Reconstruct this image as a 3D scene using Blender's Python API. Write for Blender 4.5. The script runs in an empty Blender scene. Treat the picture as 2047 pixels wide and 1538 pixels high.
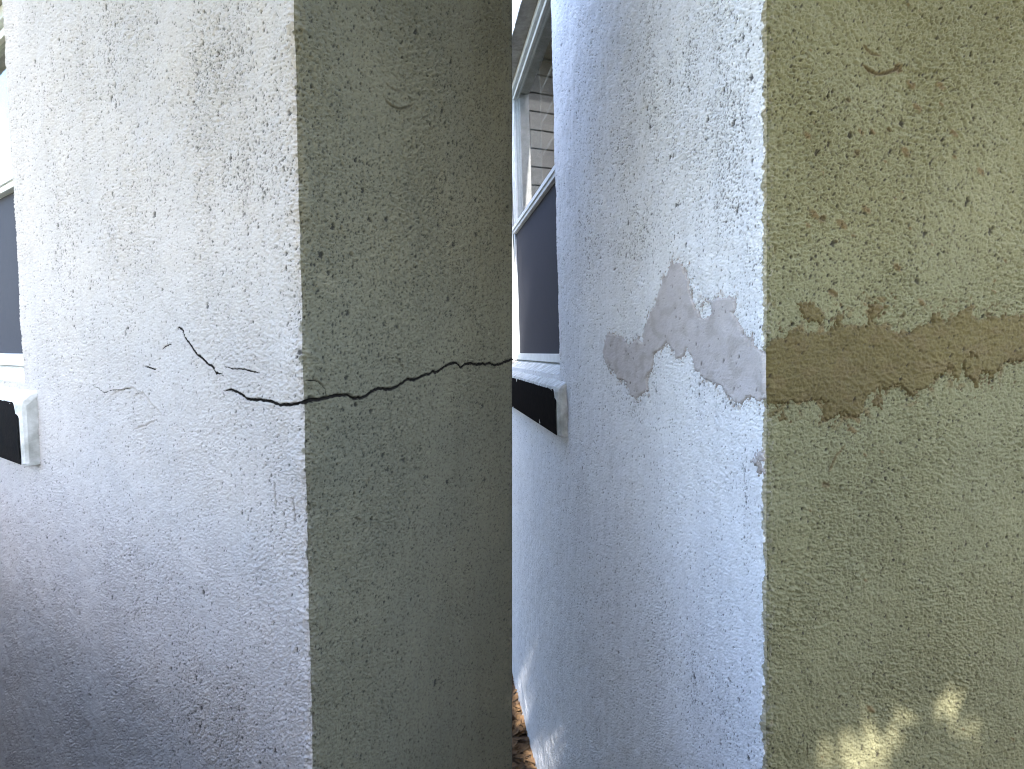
import bpy, math, random
import numpy as np
from mathutils import Matrix, Vector

# ------------------------------------------------------------------ camera, sky, sun, exposure
SC = bpy.context.scene
COL = SC.collection
CAM_H = 1.72                     # above the houses' own zero; the ground lies GZ below that
GZ = -.31
F = 1080.0                       # focal length in pixels of the 2047 px wide photograph
PITCH = math.radians(3.66)
cam_d = bpy.data.cameras.new('camera')
cam = bpy.data.objects.new('camera', cam_d)
COL.objects.link(cam)
cam.location = (0, 0, CAM_H)
cam.rotation_euler = (math.radians(90) - PITCH, 0, 0)
cam_d.sensor_width = 36.0
cam_d.lens = 36.0 * F / 2047.0
cam_d.clip_start = 0.02
cam_d.clip_end = 500
SC.camera = cam

SUN_DIR = np.array([0.02, -0.72, 0.70]); SUN_DIR /= np.linalg.norm(SUN_DIR)   # towards the sun
SUN_EL = math.asin(SUN_DIR[2])
world = bpy.data.worlds.new('World'); SC.world = world
world.use_nodes = True
nt = world.node_tree
bg = nt.nodes['Background']
sky = nt.nodes.new('ShaderNodeTexSky')
sky.sky_type = 'NISHITA'; sky.sun_disc = False
sky.sun_elevation = SUN_EL
sky.sun_rotation = math.atan2(SUN_DIR[0], SUN_DIR[1])
sky.air_density = 1.0; sky.dust_density = 2.0
nt.links.new(sky.outputs[0], bg.inputs[0])
bg.inputs[1].default_value = 0.15
sd = bpy.data.lights.new('sun', 'SUN'); sd.energy = 2.0; sd.angle = math.radians(0.5); sd.color = (1, .96, .92)
so = bpy.data.objects.new('sun', sd); COL.objects.link(so)
so.rotation_euler = Vector(SUN_DIR).to_track_quat('Z', 'Y').to_euler()
SC.view_settings.view_transform = 'Standard'
SC.view_settings.look = 'None'
SC.view_settings.gamma = 1
SC.view_settings.exposure = 3.2
SC.cycles.use_denoising = True
SC.cycles.filter_width = 1.05
SC.cycles.max_bounces = 8
SC.cycles.diffuse_bounces = 4

# ------------------------------------------------------------------ small helpers
rnd = random.Random(7)
HEDGE_H = 2.18

def tag(o, label=None, cat=None, group=None, kind=None):
    if label: o['label'] = label
    if cat: o['category'] = cat
    if group: o['group'] = group
    if kind: o['kind'] = kind
    return o

def link_mesh(name, verts, faces, mat, parent=None, smooth=False, uvless=True):
    me = bpy.data.meshes.new(name)
    me.from_pydata([tuple(v) for v in verts], [], [tuple(f) for f in faces])
    if smooth:
        me.polygons.foreach_set('use_smooth', [True] * len(me.polygons))
    me.materials.append(mat)
    me.update()
    o = bpy.data.objects.new(name, me); COL.objects.link(o)
    if parent: o.parent = parent
    return o

class MB:
    def __init__(s): s.v = []; s.f = []
    def box(s, x0, x1, y0, y1, z0, z1, bev=0.0):
        if bev <= 0:
            b = len(s.v)
            s.v += [(x, y, z) for z in (z0, z1) for y in (y0, y1) for x in (x0, x1)]
            s.f += [tuple(b + i for i in q) for q in ((0,2,3,1),(4,5,7,6),(0,1,5,4),(2,6,7,3),(0,4,6,2),(1,3,7,5))]
            return s
        import bmesh
        bm = bmesh.new(); bmesh.ops.create_cube(bm, size=1)
        for v in bm.verts:
            v.co = ((x0+x1)/2 + v.co.x*(x1-x0), (y0+y1)/2 + v.co.y*(y1-y0), (z0+z1)/2 + v.co.z*(z1-z0))
        bmesh.ops.bevel(bm, geom=bm.edges[:], offset=bev, segments=2, affect='EDGES', profile=0.6)
        b = len(s.v); bm.verts.index_update()
        s.v += [tuple(v.co) for v in bm.verts]
        s.f += [tuple(b + v.index for v in f.verts) for f in bm.faces]
        bm.free(); return s
    def build(s, name, mat, parent=None, smooth=False):
        return link_mesh(name, s.v, s.f, mat, parent, smooth)

# ------------------------------------------------------------------ noise (numpy)
_rs = np.random.RandomState(11)
PERM = _rs.permutation(4096).astype(np.int64)
ANG = _rs.rand(4096) * 2 * np.pi
GX = np.cos(ANG).astype(np.float32); GY = np.sin(ANG).astype(np.float32)
RND = _rs.rand(4096).astype(np.float32)

def ih(ix, iy, seed):
    return PERM[(PERM[(ix + seed * 131) & 4095] + iy * 7 + seed * 17) & 4095]

def perlin(x, y, seed=0):
    x = np.asarray(x, np.float64); y = np.asarray(y, np.float64)
    ix = np.floor(x).astype(np.int64); iy = np.floor(y).astype(np.int64)
    fx = (x - ix).astype(np.float32); fy = (y - iy).astype(np.float32)
    u = fx*fx*fx*(fx*(fx*6-15)+10); v = fy*fy*fy*(fy*(fy*6-15)+10)
    def g(a, b):
        h = ih(ix + a, iy + b, seed)
        return GX[h]*(fx-a) + GY[h]*(fy-b)
    a = g(0,0); a = a + u*(g(1,0)-a)
    b = g(0,1); b = b + u*(g(1,1)-b)
    return (a + v*(b-a)) * 1.5

def fbm(x, y, seed, o=3):
    r = 0; a = 1.0
    for i in range(o):
        r = r + a*perlin(x, y, seed+i*5); x = x*2.03; y = y*2.03; a *= .5
    return r

def pits(x, y, cell, seed, dens, rmin, rmax, aspect=1.0, ang=0.0, soft=0.5):
    """random round pits: 0..1; dens 0..1 array"""
    ix = np.floor(x/cell).astype(np.int64); iy = np.floor(y/cell).astype(np.int64)
    out = np.zeros(x.shape, np.float32)
    ca, sa = math.cos(ang), math.sin(ang)
    for a in (-1, 0, 1):
        for b in (-1, 0, 1):
            cx = ix+a; cy = iy+b
            h = ih(cx, cy, seed)
            px = (cx + RND[h])*cell; py = (cy + RND[(h*3+7) & 4095])*cell
            k = RND[(h*5+13) & 4095]
            r = rmin + (rmax-rmin)*k*k*k
            on = RND[(h*11+29) & 4095] < dens
            dx = x-px; dy = y-py
            e1 = (dx*ca+dy*sa)/aspect; e2 = (-dx*sa+dy*ca)
            d = np.sqrt(e1*e1+e2*e2)/r
            val = np.clip((1-d)/soft, 0, 1)*on
            out = np.maximum(out, val.astype(np.float32))
    return out

def swirl(x, y, seed, cell=.17, lr=.0046, lt=.017):
    ix = np.floor(x/cell).astype(np.int64); iy = np.floor(y/cell).astype(np.int64)
    num = 0; den = 1e-6
    for a in (-1, 0, 1):
        for b in (-1, 0, 1):
            cx = ix+a; cy = iy+b; h = ih(cx, cy, seed)
            px = (cx+RND[h])*cell; py = (cy+RND[(h*3+7) & 4095])*cell
            dx = x-px; dy = y-py; w = np.exp(-(dx*dx+dy*dy)/(2*(.36*cell)**2))
            sh = (RND[(h*7+3) & 4095]-.5)*.3
            ox = dx+sh; oy = dy-abs(sh)*.6-.06
            r = np.hypot(ox, oy); th = np.arctan2(oy, ox)
            n = perlin(r/lr + h*1.37, th*.16/lt + h*.71, seed+3)
            num = num + w*n; den = den + w*w
    return num/np.sqrt(den)

def sstep(a, b, x):
    t = np.clip((x-a)/(b-a), 0, 1); return t*t*(3-2*t)

def seg_dist(px, py, poly):
    """distance to polyline and position (0..1) along it"""
    best = np.full(px.shape, 1e9); pos = np.zeros(px.shape)
    P = np.asarray(poly); L = np.r_[0, np.cumsum(np.hypot(*(P[1:]-P[:-1]).T))]; T = L[-1]+1e-9
    for i in range(len(P)-1):
        ax, ay = P[i]; bx, by = P[i+1]; dx, dy = bx-ax, by-ay; q = dx*dx+dy*dy+1e-18
        t = np.clip(((px-ax)*dx+(py-ay)*dy)/q, 0, 1)
        d = np.hypot(px-ax-t*dx, py-ay-t*dy)
        m = d < best
        best = np.where(m, d, best); pos = np.where(m, (L[i]+t*(L[i+1]-L[i]))/T, pos)
    return best, pos

def poly_sdf(px, py, poly):
    """positive inside"""
    P = np.asarray(poly); n = len(P)
    d, _ = seg_dist(px, py, np.vstack([P, P[:1]]))
    ins = np.zeros(px.shape, bool)
    for i in range(n):
        ax, ay = P[i]; bx, by = P[(i+1) % n]
        c = (ay > py) != (by > py)
        xx = (bx-ax)*(py-ay)/((by-ay) if abs(by-ay) > 1e-12 else 1e-12)+ax
        ins ^= c & (px < xx)
    return np.where(ins, d, -d)

def jag(poly, step, amp, seed):
    P = np.asarray(poly, float); out = [P[0]]; r = np.random.RandomState(seed)
    for i in range(len(P)-1):
        a, b = P[i], P[i+1]; L = np.hypot(*(b-a)); n = max(1, int(L/step))
        nrm = np.array([-(b-a)[1], (b-a)[0]])/(L+1e-9)
        for k in range(1, n+1):
            q = a+(b-a)*k/n
            out.append(q + (nrm*r.uniform(-amp, amp) if k < n else 0))
    return np.array(out)

# ------------------------------------------------------------------ materials
def new_mat(name):
    m = bpy.data.materials.new(name); m.use_nodes = True
    return m, m.node_tree, m.node_tree.nodes['Principled BSDF']

def nd(t, typ, **kw):
    n = t.nodes.new(typ)
    for k, v in kw.items():
        if k.startswith('i_'): n.inputs[k[2:].replace('_', ' ')].default_value = v
        else: setattr(n, k, v)
    return n

def mixc(t, fac, a, b, mode='MIX'):
    n = nd(t, 'ShaderNodeMix', data_type='RGBA', blend_type=mode)
    for s, v in ((0, fac), (6, a), (7, b)):
        if hasattr(v, 'links'): t.links.new(v, n.inputs[s])
        elif s == 0: n.inputs[0].default_value = v
        else: n.inputs[s].default_value = (*v, 1) if len(v) == 3 else v
    return n.outputs[2]

def mathn(t, op, a, b=None):
    n = nd(t, 'ShaderNodeMath', operation=op)
    for i, v in enumerate((a, b)):
        if v is None: continue
        if hasattr(v, 'links'): t.links.new(v, n.inputs[i])
        else: n.inputs[i].default_value = v
    return n.outputs[0]

def noise(t, co, scale, detail=3, rough=.55, stretch=None):
    if stretch:
        mp = nd(t, 'ShaderNodeMapping'); mp.inputs['Scale'].default_value = stretch
        t.links.new(co, mp.inputs['Vector']); co = mp.outputs[0]
    n = nd(t, 'ShaderNodeTexNoise'); n.inputs['Scale'].default_value = scale
    n.inputs['Detail'].default_value = detail; n.inputs['Roughness'].default_value = rough
    t.links.new(co, n.inputs['Vector'])
    return n.outputs['Fac']

def ramp(t, fac, lo, hi):
    n = nd(t, 'ShaderNodeMapRange'); n.inputs['From Min'].default_value = lo; n.inputs['From Max'].default_value = hi
    t.links.new(fac, n.inputs['Value']); return n.outputs[0]

def stucco_mat(name, paint, paint2, soot, brown, streak=.35, rough=.88, other=None):
    m, t, b = new_mat(name)
    co = nd(t, 'ShaderNodeTexCoord').outputs['Object']
    at = nd(t, 'ShaderNodeAttribute', attribute_name='dirt')
    sp = nd(t, 'ShaderNodeSeparateColor'); t.links.new(at.outputs['Color'], sp.inputs[0])
    blot = ramp(t, noise(t, co, 5.5, 4), .35, .65)
    c = mixc(t, blot, paint, paint2)
    # faint vertical run marks of washed down dust
    run = ramp(t, noise(t, co, 1.0, 4, .6, (38, 38, 2.2)), .48, .72)
    c = mixc(t, mathn(t, 'MULTIPLY', run, streak), c, tuple(x*.62 for x in paint))
    fine = ramp(t, noise(t, co, 420, 2, .6), .3, .7)
    c = mixc(t, mathn(t, 'MULTIPLY', fine, .22), c, tuple(x*.55 for x in paint))
    if other: c = mixc(t, at.outputs['Alpha'], c, other)
    c = mixc(t, sp.outputs[2], c, tuple(min(1, x*1.15) for x in paint))
    c = mixc(t, sp.outputs[1], c, brown)
    c = mixc(t, sp.outputs[0], c, soot)
    t.links.new(c, b.inputs['Base Color'])
    b.inputs['Roughness'].default_value = rough
    b.inputs['Specular IOR Level'].default_value = .3
    bp = nd(t, 'ShaderNodeBump'); bp.inputs['Strength'].default_value = .9; bp.inputs['Distance'].default_value = .0008
    t.links.new(noise(t, co, 520, 3, .65), bp.inputs['Height'])
    t.links.new(bp.outputs[0], b.inputs['Normal'])
    return m

def plain_mat(name, col, col2=None, scale=60, rough=.6, bump=.0003, bscale=300, spec=.4, stretch=None, metal=0):
    m, t, b = new_mat(name)
    co = nd(t, 'ShaderNodeTexCoord').outputs['Object']
    col2 = col2 or tuple(x*.8 for x in col)
    t.links.new(mixc(t, ramp(t, noise(t, co, scale, 5, .6, stretch), .35, .68), col, col2), b.inputs['Base Color'])
    b.inputs['Roughness'].default_value = rough; b.inputs['Specular IOR Level'].default_value = spec
    b.inputs['Metallic'].default_value = metal
    if bump:
        bp = nd(t, 'ShaderNodeBump'); bp.inputs['Strength'].default_value = 1; bp.inputs['Distance'].default_value = bump
        t.links.new(noise(t, co, bscale, 4), bp.inputs['Height']); t.links.new(bp.outputs[0], b.inputs['Normal'])
    return m

M = {}
M['lit_L'] = stucco_mat('lit_stucco_left', (.435, .412, .392), (.40, .385, .375), (.05, .05, .05), (.26, .23, .19), .22, other=(.17, .165, .13))  # one paint on both faces; sky light put into this pale copy
M['shaded_L'] = stucco_mat('shaded_stucco_left', (.137, .130, .090), (.118, .115, .083), (.022, .022, .018), (.08, .065, .035), .30, other=(.17, .165, .14))  # same paint, with shade put into the colour
M['lit_R'] = stucco_mat('lit_stucco_right', (.82, .83, .86), (.78, .79, .83), (.07, .072, .075), (.34, .26, .19), .25, other=(.28, .26, .18))  # right house, same paint coloured as skylit
M['shaded_R'] = stucco_mat('shaded_stucco_right', (.172, .163, .088), (.158, .151, .084), (.032, .028, .018), (.12, .08, .032), .30, other=(.22, .205, .17))  # right house, same paint darkened to stand for shade
M['mortar_lit'] = stucco_mat('lit_mortar', (.55, .515, .52), (.52, .49, .50), (.08, .07, .06), (.22, .18, .14), .1)  # one mortar on both faces; this copy coloured as skylit
M['mortar_shaded'] = stucco_mat('shaded_mortar', (.116, .092, .034), (.090, .070, .027), (.04, .03, .02), (.11, .08, .036), .15)  # same mortar, shade put into its colour
M['crack'] = plain_mat('crack_dark', (.012, .011, .010), (.02, .018, .016), 300, .95, .0005, 400, .1)
M['vinyl'] = plain_mat('white_vinyl', (.62, .66, .68), (.52, .55, .57), 25, .42, .0001, 200, .5)
M['reveal'] = plain_mat('reveal_plaster', (.42, .42, .41), (.27, .27, .26), 30, .85, .0012, 160)
M['sill_white'] = plain_mat('sill_paint', (.60, .62, .62), (.33, .34, .32), 28, .7, .0012, 120)
M['sill_black'] = plain_mat('black_paint', (.004, .004, .005), (.008, .007, .007), 40, .9, .0008, 140, .03)
M['screen'] = plain_mat('insect_screen', (.017, .020, .033), (.024, .026, .040), 10, .75, .0002, 900, .25, (30, 30, 1.5))
M['room'] = plain_mat('dim_room', (.10, .095, .09), (.07, .07, .07), 4, .9, 0)
M['blind'] = plain_mat('curtain', (.16, .15, .15), (.12, .11, .12), 6, .9, 0)
M['shelf'] = plain_mat('shelf_wood', (.36, .28, .22), (.28, .22, .17), 20, .6, 0)
M['roof'] = plain_mat('roof_felt', (.12, .11, .10), (.16, .15, .14), 20, .9, .002, 80)
M['wood'] = plain_mat('fence_wood', (.16, .13, .10), (.10, .085, .07), 8, .85, .001, 60, .3, (6, 6, .6))
M['bark'] = plain_mat('bark', (.10, .075, .055), (.05, .04, .03), 14, .95, .01, 30)
M['leaf'] = plain_mat('leaf', (.045, .085, .025), (.075, .11, .035), 3, .6, 0)
gm, t_, b_ = new_mat('window_glass')
b_.inputs['Base Color'].default_value = (.80, .86, .86, 1); b_.inputs['Roughness'].default_value = .02
b_.inputs['Transmission Weight'].default_value = 1; b_.inputs['IOR'].default_value = 1.45
M['glass'] = gm

# ground: bark mulch soil
gmx, t_, b_ = new_mat('mulch_soil')
co_ = nd(t_, 'ShaderNodeTexCoord').outputs['Object']
v_ = nd(t_, 'ShaderNodeTexVoronoi'); v_.inputs['Scale'].default_value = 45; t_.links.new(co_, v_.inputs['Vector'])
c_ = mixc(t_, v_.outputs['Color'], (.055, .032, .018), (.15, .09, .045))
c_ = mixc(t_, ramp(t_, noise(t_, co_, 3, 5), .4, .65), c_, (.075, .05, .03))
t_.links.new(c_, b_.inputs['Base Color']); b_.inputs['Roughness'].default_value = .95
bp_ = nd(t_, 'ShaderNodeBump'); bp_.inputs['Distance'].default_value = .02; t_.links.new(noise(t_, co_, 60, 6), bp_.inputs['Height'])
t_.links.new(bp_.outputs[0], b_.inputs['Normal'])
M['ground'] = gmx
M['lawn'] = plain_mat('dry_lawn', (.20, .19, .075), (.25, .22, .11), 2.0, .95, .01, 90)
M['litter'] = plain_mat('dead_leaf', (.15, .085, .035), (.06, .034, .018), 28, .8, 0)

# ------------------------------------------------------------------ ground, as one wide sheet with a mulch bed along the walls
n = 160
gv, gf = [], []
lim = 140.0
us = np.sign(np.linspace(-1, 1, n))*np.abs(np.linspace(-1, 1, n))**3*lim
for j in range(n):
    for i in range(n):
        x, y = us[i], us[j]
        z = .012*float(perlin(x*3, y*3, 4)) - .004
        gv.append((x, y, GZ + (z if abs(x) < 6 and abs(y) < 6 else 0)))
gf = [(j*n+i, j*n+i+1, (j+1)*n+i+1, (j+1)*n+i) for j in range(n-1) for i in range(n-1)]
g = link_mesh('ground', gv, gf, M['lawn'], smooth=True); tag(g, kind='structure')
n = 90; bv = []
for j in range(n):
    for i in range(n):
        x = -5 + 9*i/(n-1); y = -.1 + 6.6*j/(n-1)
        e = min(i, j, n-1-i, n-1-j)/4.0
        bv.append((x, y, GZ -.03 + .06*min(1, e) + .012*float(fbm(x*9, y*9, 6))))
bf = [(j*n+i, j*n+i+1, (j+1)*n+i+1, (j+1)*n+i) for j in range(n-1) for i in range(n-1)]
g = link_mesh('mulch_bed', bv, bf, M['ground'], smooth=True); tag(g, kind='structure')

# ------------------------------------------------------------------ the two house corners
def make_root(name, corner, angle, roll):
    R = Matrix.Rotation(roll, 4, 'Y') @ Matrix.Rotation(angle, 4, 'Z')
    C = Vector((corner[0], corner[1], CAM_H))
    loc = C - (R @ Vector((0, 0, CAM_H)))
    o = bpy.data.objects.new(name, None); COL.objects.link(o)
    o.empty_display_size = .3
    o.location = loc; o.rotation_euler = R.to_euler()
    return o, Matrix.Translation(loc) @ R

def px_wall(MAT, face, px, py):
    """pixel of the photograph (2047 wide) -> (w, t) on a wall: w < 0 on the lit wall (white), > 0 on the shaded one (green)"""
    X = (px-1023.5)/F; Y = -(py-769)/F
    cp, sp = math.cos(PITCH), math.sin(PITCH)
    d = Vector((X, cp+Y*sp, -sp+Y*cp)); o = Vector((0, 0, CAM_H))
    I = MAT.inverted(); o2 = I @ o; d2 = I.to_3x3() @ d
    if face == 'white':
        k = -o2.x/d2.x; p = o2+d2*k; return (-p.y, p.z)
    k = -o2.y/d2.y; p = o2+d2*k; return (p.x, p.z)

def project(MAT, P):
    q = MAT @ Vector(P); cp, sp = math.cos(PITCH), math.sin(PITCH)
    y = q.y; z = q.z-CAM_H
    dep = y*cp - z*sp; up = y*sp + z*cp
    return 1023.5+F*q.x/dep, 769-F*up/dep

def columns(MAT, face, smax, rc, extra=()):
    """arc columns (negative list index = arc), then s values"""
    s = rc; out = [rc]
    while s < smax:
        P = (0, s, CAM_H) if face == 'white' else (s, 0, CAM_H)
        Q = (0, s+.001, CAM_H) if face == 'white' else (s+.001, 0, CAM_H)
        a = project(MAT, P)[0]; b = project(MAT, Q)[0]
        ppm = abs(b-a)/.001
        ds = min(max(1.45/ppm, .0008), .006)
        if a < -60 or a > 2110 or (face == 'green' and MAT is ML and s > smax): ds = min(.004+(s-out[0])*.05, .05)
        if a < -60 or a > 2110: ds = .0028 if s < .75 else max(out[-1]-out[-2], .002)*1.06
        s += ds; out.append(min(s, smax))
    out = np.array(out)
    for e in extra:
        out[np.argmin(abs(out-e))] = e
    return out

def wall_grid(MAT, face, W, rc, zfun, win=None, NV=1220):
    H = 2.82 if MAT is ML else 3.4
    cols = columns(MAT, face, W, rc, extra=(win[0], win[1]) if win else ())
    na = 9
    phi = np.linspace(math.pi/4, 0, na+1)[:-1]      # arc part, from the seam to the flat
    s_arc = rc - rc*np.sin(phi)                     # coordinate along the face
    n_arc = -(rc - rc*np.cos(phi))                  # inward offset
    off = rc*(1-math.pi/4)
    w_arc = rc - rc*phi - off
    s_all = np.r_[s_arc, cols]
    base_n = np.r_[n_arc, np.zeros(len(cols))]
    w_all = np.r_[w_arc, cols-off]
    phi_all = np.r_[phi, np.zeros(len(cols))]
    z = zfun(s_all)
    lo = np.maximum(CAM_H - .86*z - .03, GZ-.08); hi = np.minimum(CAM_H + .76*z + .03, H)
    v = np.linspace(0, 1, NV)
    nb = 26
    T = lo[None, :] + (hi-lo)[None, :]*v[:, None]
    b = np.linspace(0, 1, nb+1)[:-1][:, None]**.8
    Tb = GZ-.08 + (lo-GZ+.08)[None, :]*b
    u = np.linspace(0, 1, nb+1)[1:][:, None]**1.2
    Tu = hi[None, :] + (H-hi)[None, :]*u
    T = np.vstack([Tb, T, Tu])
    hole = None
    if win:
        for tt in (win[2], win[3]):
            k = np.argmin(abs(T-tt), axis=0)
            inside = (s_all > win[0]-.05) & (s_all < win[1]+.05)
            ci = np.where(inside)[0]
            T[k[ci], ci] = tt
    S = np.broadcast_to(s_all[None, :], T.shape)
    Wn = np.broadcast_to(w_all[None, :], T.shape)*(1 if face == 'green' else -1)
    return dict(S=S.copy(), W=Wn.copy(), T=T, base_n=base_n, phi=phi_all, face=face, win=win)

def to_xyz(G, h):
    S, T = G['S'], G['T']; ph = G['phi'][None, :]
    nx = np.cos(ph)*np.ones_like(S); tx = -np.sin(ph)*np.ones_like(S)
    s = S + tx*h; nn = G['base_n'][None, :] + nx*h       # outward positive
    if G['face'] == 'white': return np.stack([-nn, s, T], -1)
    return np.stack([s, -nn, T], -1)

def grid_mesh(name, P, keep, flip, mat, parent, dirt=None):
    R, C = P.shape[:2]
    idx = np.arange(R*C).reshape(R, C)
    q = np.stack([idx[:-1, :-1], idx[:-1, 1:], idx[1:, 1:], idx[1:, :-1]], -1)
    if flip: q = q[..., ::-1]
    q = q[keep] if keep is not None else q.reshape(-1, 4)
    q = q.reshape(-1, 4)
    used = np.unique(q); remap = np.full(R*C, -1, np.int64); remap[used] = np.arange(len(used))
    q = remap[q]; V = P.reshape(-1, 3)[used].astype(np.float32)
    me = bpy.data.meshes.new(name)
    me.vertices.add(len(V)); me.vertices.foreach_set('co', V.ravel())
    me.loops.add(q.size); me.loops.foreach_set('vertex_index', q.ravel().astype(np.int32))
    me.polygons.add(len(q))
    me.polygons.foreach_set('loop_start', np.arange(0, q.size, 4, dtype=np.int32))
    me.polygons.foreach_set('loop_total', np.full(len(q), 4, np.int32))
    me.polygons.foreach_set('use_smooth', np.ones(len(q), bool))
    if dirt is not None:
        a = me.attributes.new('dirt', 'FLOAT_COLOR', 'POINT')
        d = np.zeros((len(V), 4), np.float32); kd = dirt.shape[-1]; d[:, :kd] = np.clip(dirt.reshape(-1, kd)[used], 0, 1)
        a.data.foreach_set('color', d.ravel())
    me.update(); me.validate()
    me.materials.append(mat)
    o = bpy.data.objects.new(name, me); COL.objects.link(o); o.parent = parent
    return o

def gauss(W, T, items, MAT, face):
    """sum of soft blobs given in photo pixels (x, y, rx, ry, weight) laid on the wall"""
    r = np.zeros(W.shape)
    for x, y, rx, ry, k in items:
        c = px_wall(MAT, face, x, y); a = px_wall(MAT, face, x+rx*.5, y); e = px_wall(MAT, face, x-rx*.5, y); b = px_wall(MAT, face, x, y+ry)
        sw = abs(a[0]-e[0]); st = abs(b[1]-c[1])
        r += k*np.exp(-((W-c[0])/max(sw, .004))**2-((T-c[1])/max(st, .004))**2)
    return r

def surface(W, T, S, seed, green, dens_fine, dens_big, corner_rough, sw_amp=.35, pe=.0035):
    """height in metres and the three dirt channels of painted sand-finish stucco"""
    wx = W + .0015*perlin(W*60, T*60, seed); ty = T + .0015*perlin(W*60+9, T*60, seed+1)
    h = .0022*fbm(W*9, T*7, seed+2, 3) + .0010*perlin(W*42, T*36, seed+3)
    g1 = perlin(wx/.0034, ty/.0029, seed+5); g2 = perlin(wx/.0066, ty/.0056, seed+6)
    g3 = perlin(W/.0021, T/.0020, seed+7)
    area = .65 + .55*sstep(-.4, .5, perlin(W*7, T*5, seed+8)) # rough and smoother areas
    if not green: area = area*(.72+.28*np.exp(-S/.35))
    h += (1.9 if green else 1.5)*area*(.00078*g1 + .00048*g2 + .00060*g3)
    h += sw_amp*.0028*area*swirl(W, T, seed+20)*sstep(-.35, .4, perlin(W*6+3, T*5, seed+9))
    # creases: thin valleys between grains
    cre = 1-np.abs(perlin(wx/.008, ty/.007, seed+11))*3.2
    h -= .0009*area*np.clip(cre, 0, 1)**2*.7
    p1 = pits(wx, ty, .0040, seed+31, np.clip(dens_fine, 0, .95), .0005, .0019, 1.35, 1.25, .7)
    p0 = pits(W, T, .0085, seed+33, np.clip(dens_fine*1.1, 0, .9), .0006, .0026, 1.5, 1.15, .6)
    p1 = np.maximum(p1, p0)
    p2 = pits(wx, ty, .018, seed+37, np.clip(dens_big*1.5, 0, .9), .0010, .0052, 1.4, 1.3, .7)
    # big pits are ragged
    p2 = np.clip(p2*1.5 + .7*perlin(W/.003, T/.003, seed+38)*(p2 > 0) - .2*(p2 > 0), 0, 1)
    h -= .0011*p1 + .0020*p2
    # short slanting scrapes left by the float
    an = -.95 if green else 1.15
    p3 = pits(W, T, .011, seed+35, np.clip(.10+dens_fine*.8, 0, .75)*sstep(-.3, .3, perlin(W*11, T*9, seed+36)), .0006, .0015, 4.5, an, .8)
    p3 = p3*sstep(-.6, .1, perlin(W/.003, T/.003, seed+39))
    h -= .0016*p3
    p1 = np.maximum(p1, p3*.75)
    near = np.exp(-(S/.022)**2)
    h += corner_rough*np.exp(-(S/.03)**2)*.0040*perlin(W*0+5, T/.07, seed+47)
    cp = pits(W, T, .022, seed+48, np.clip(.55*np.exp(-(S/.011)**2), 0, .6), .0015, .0060, 1.5, 1.4, .6)
    h -= .0026*cp*(.6+.8*perlin(W/.003, T/.003, seed+49)**2)
    h += corner_rough*near*(.0013*perlin(W/.03, T/.03, seed+41)+.0009*perlin(W/.009, T/.008, seed+42)+.0008*perlin(W/.0045, T/.0045, seed+43))
    low = np.clip(-(g1*.6+g2*.6)-.12, 0, 1)                     # dust held in the hollows between grains
    dust = np.clip(low*2.4*(dens_fine*.8+(.34 if green else .15)), 0, .85)
    soot = np.clip(p1*(.80+.2*sstep(-.3, .4, perlin(W*25, T*20, seed+50))) + p2*1.0 + dust*.55, 0, .96)
    brown = .35*cp
    pale = .16*sstep(.1, .9, g2+g1*.5)
    edge = pe + .004*perlin(W*0+3, T/.02, seed+44) + .003*perlin(W/.005, T/.006, seed+45)
    other = (0 if green else 1)*sstep(0, .0012, edge-S) + (1 if green else 0)*.75*sstep(.1, .5, perlin(W/.004, T/.006, seed+46))*np.exp(-(S/.010)**2)  # green: the shaded face, same paint as the lit one
    return h, np.stack([soot, brown, pale, other], -1)

def blur(h, n):
    for ax in (0, 1):
        a = np.zeros_like(h); 
        for k in range(-n, n+1):
            idx = np.clip(np.arange(h.shape[ax])+k, 0, h.shape[ax]-1)
            a += np.take(h, idx, axis=ax)
        h = a/(2*n+1)
    return h

def sample(G, F, w, t):
    j = int(np.argmin(abs(G['W'][0]-w))); i = int(np.argmin(abs(G['T'][:, j]-t)))
    return float(F[i, j])

def groove(G, h, D, poly, width, depth, dark=0.0, brown=0.0, taper=True, lift=0.0, base=None):
    W, T = G['W'], G['T']; P = np.asarray(poly)
    m = .012+width*3
    ok = (W > P[:, 0].min()-m) & (W < P[:, 0].max()+m) & (T > P[:, 1].min()-m) & (T < P[:, 1].max()+m)
    if not ok.any(): return
    d, pos = seg_dist(W[ok], T[ok], P)
    tp = np.clip(np.minimum(pos, 1-pos)*8, .25, 1) if taper else 1.0
    wd = width*tp*(1+.35*perlin(W[ok]/.004, T[ok]/.004, 77))
    k = np.clip(1.25-d/wd, 0, 1)
    if base is None: h[ok] -= depth*k*tp
    else: h[ok] = np.where(k > 0, np.minimum(h[ok], base[ok]+.0006-depth*k), h[ok])
    if lift: h[ok] += lift*np.exp(-((d-wd*1.8)/(wd*.8))**2)
    if dark: D[ok, 0] = np.maximum(D[ok, 0], dark*k)
    if brown: D[ok, 1] = np.maximum(D[ok, 1], brown*np.clip(1.6-d/(wd*1.4), 0, 1))

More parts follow.
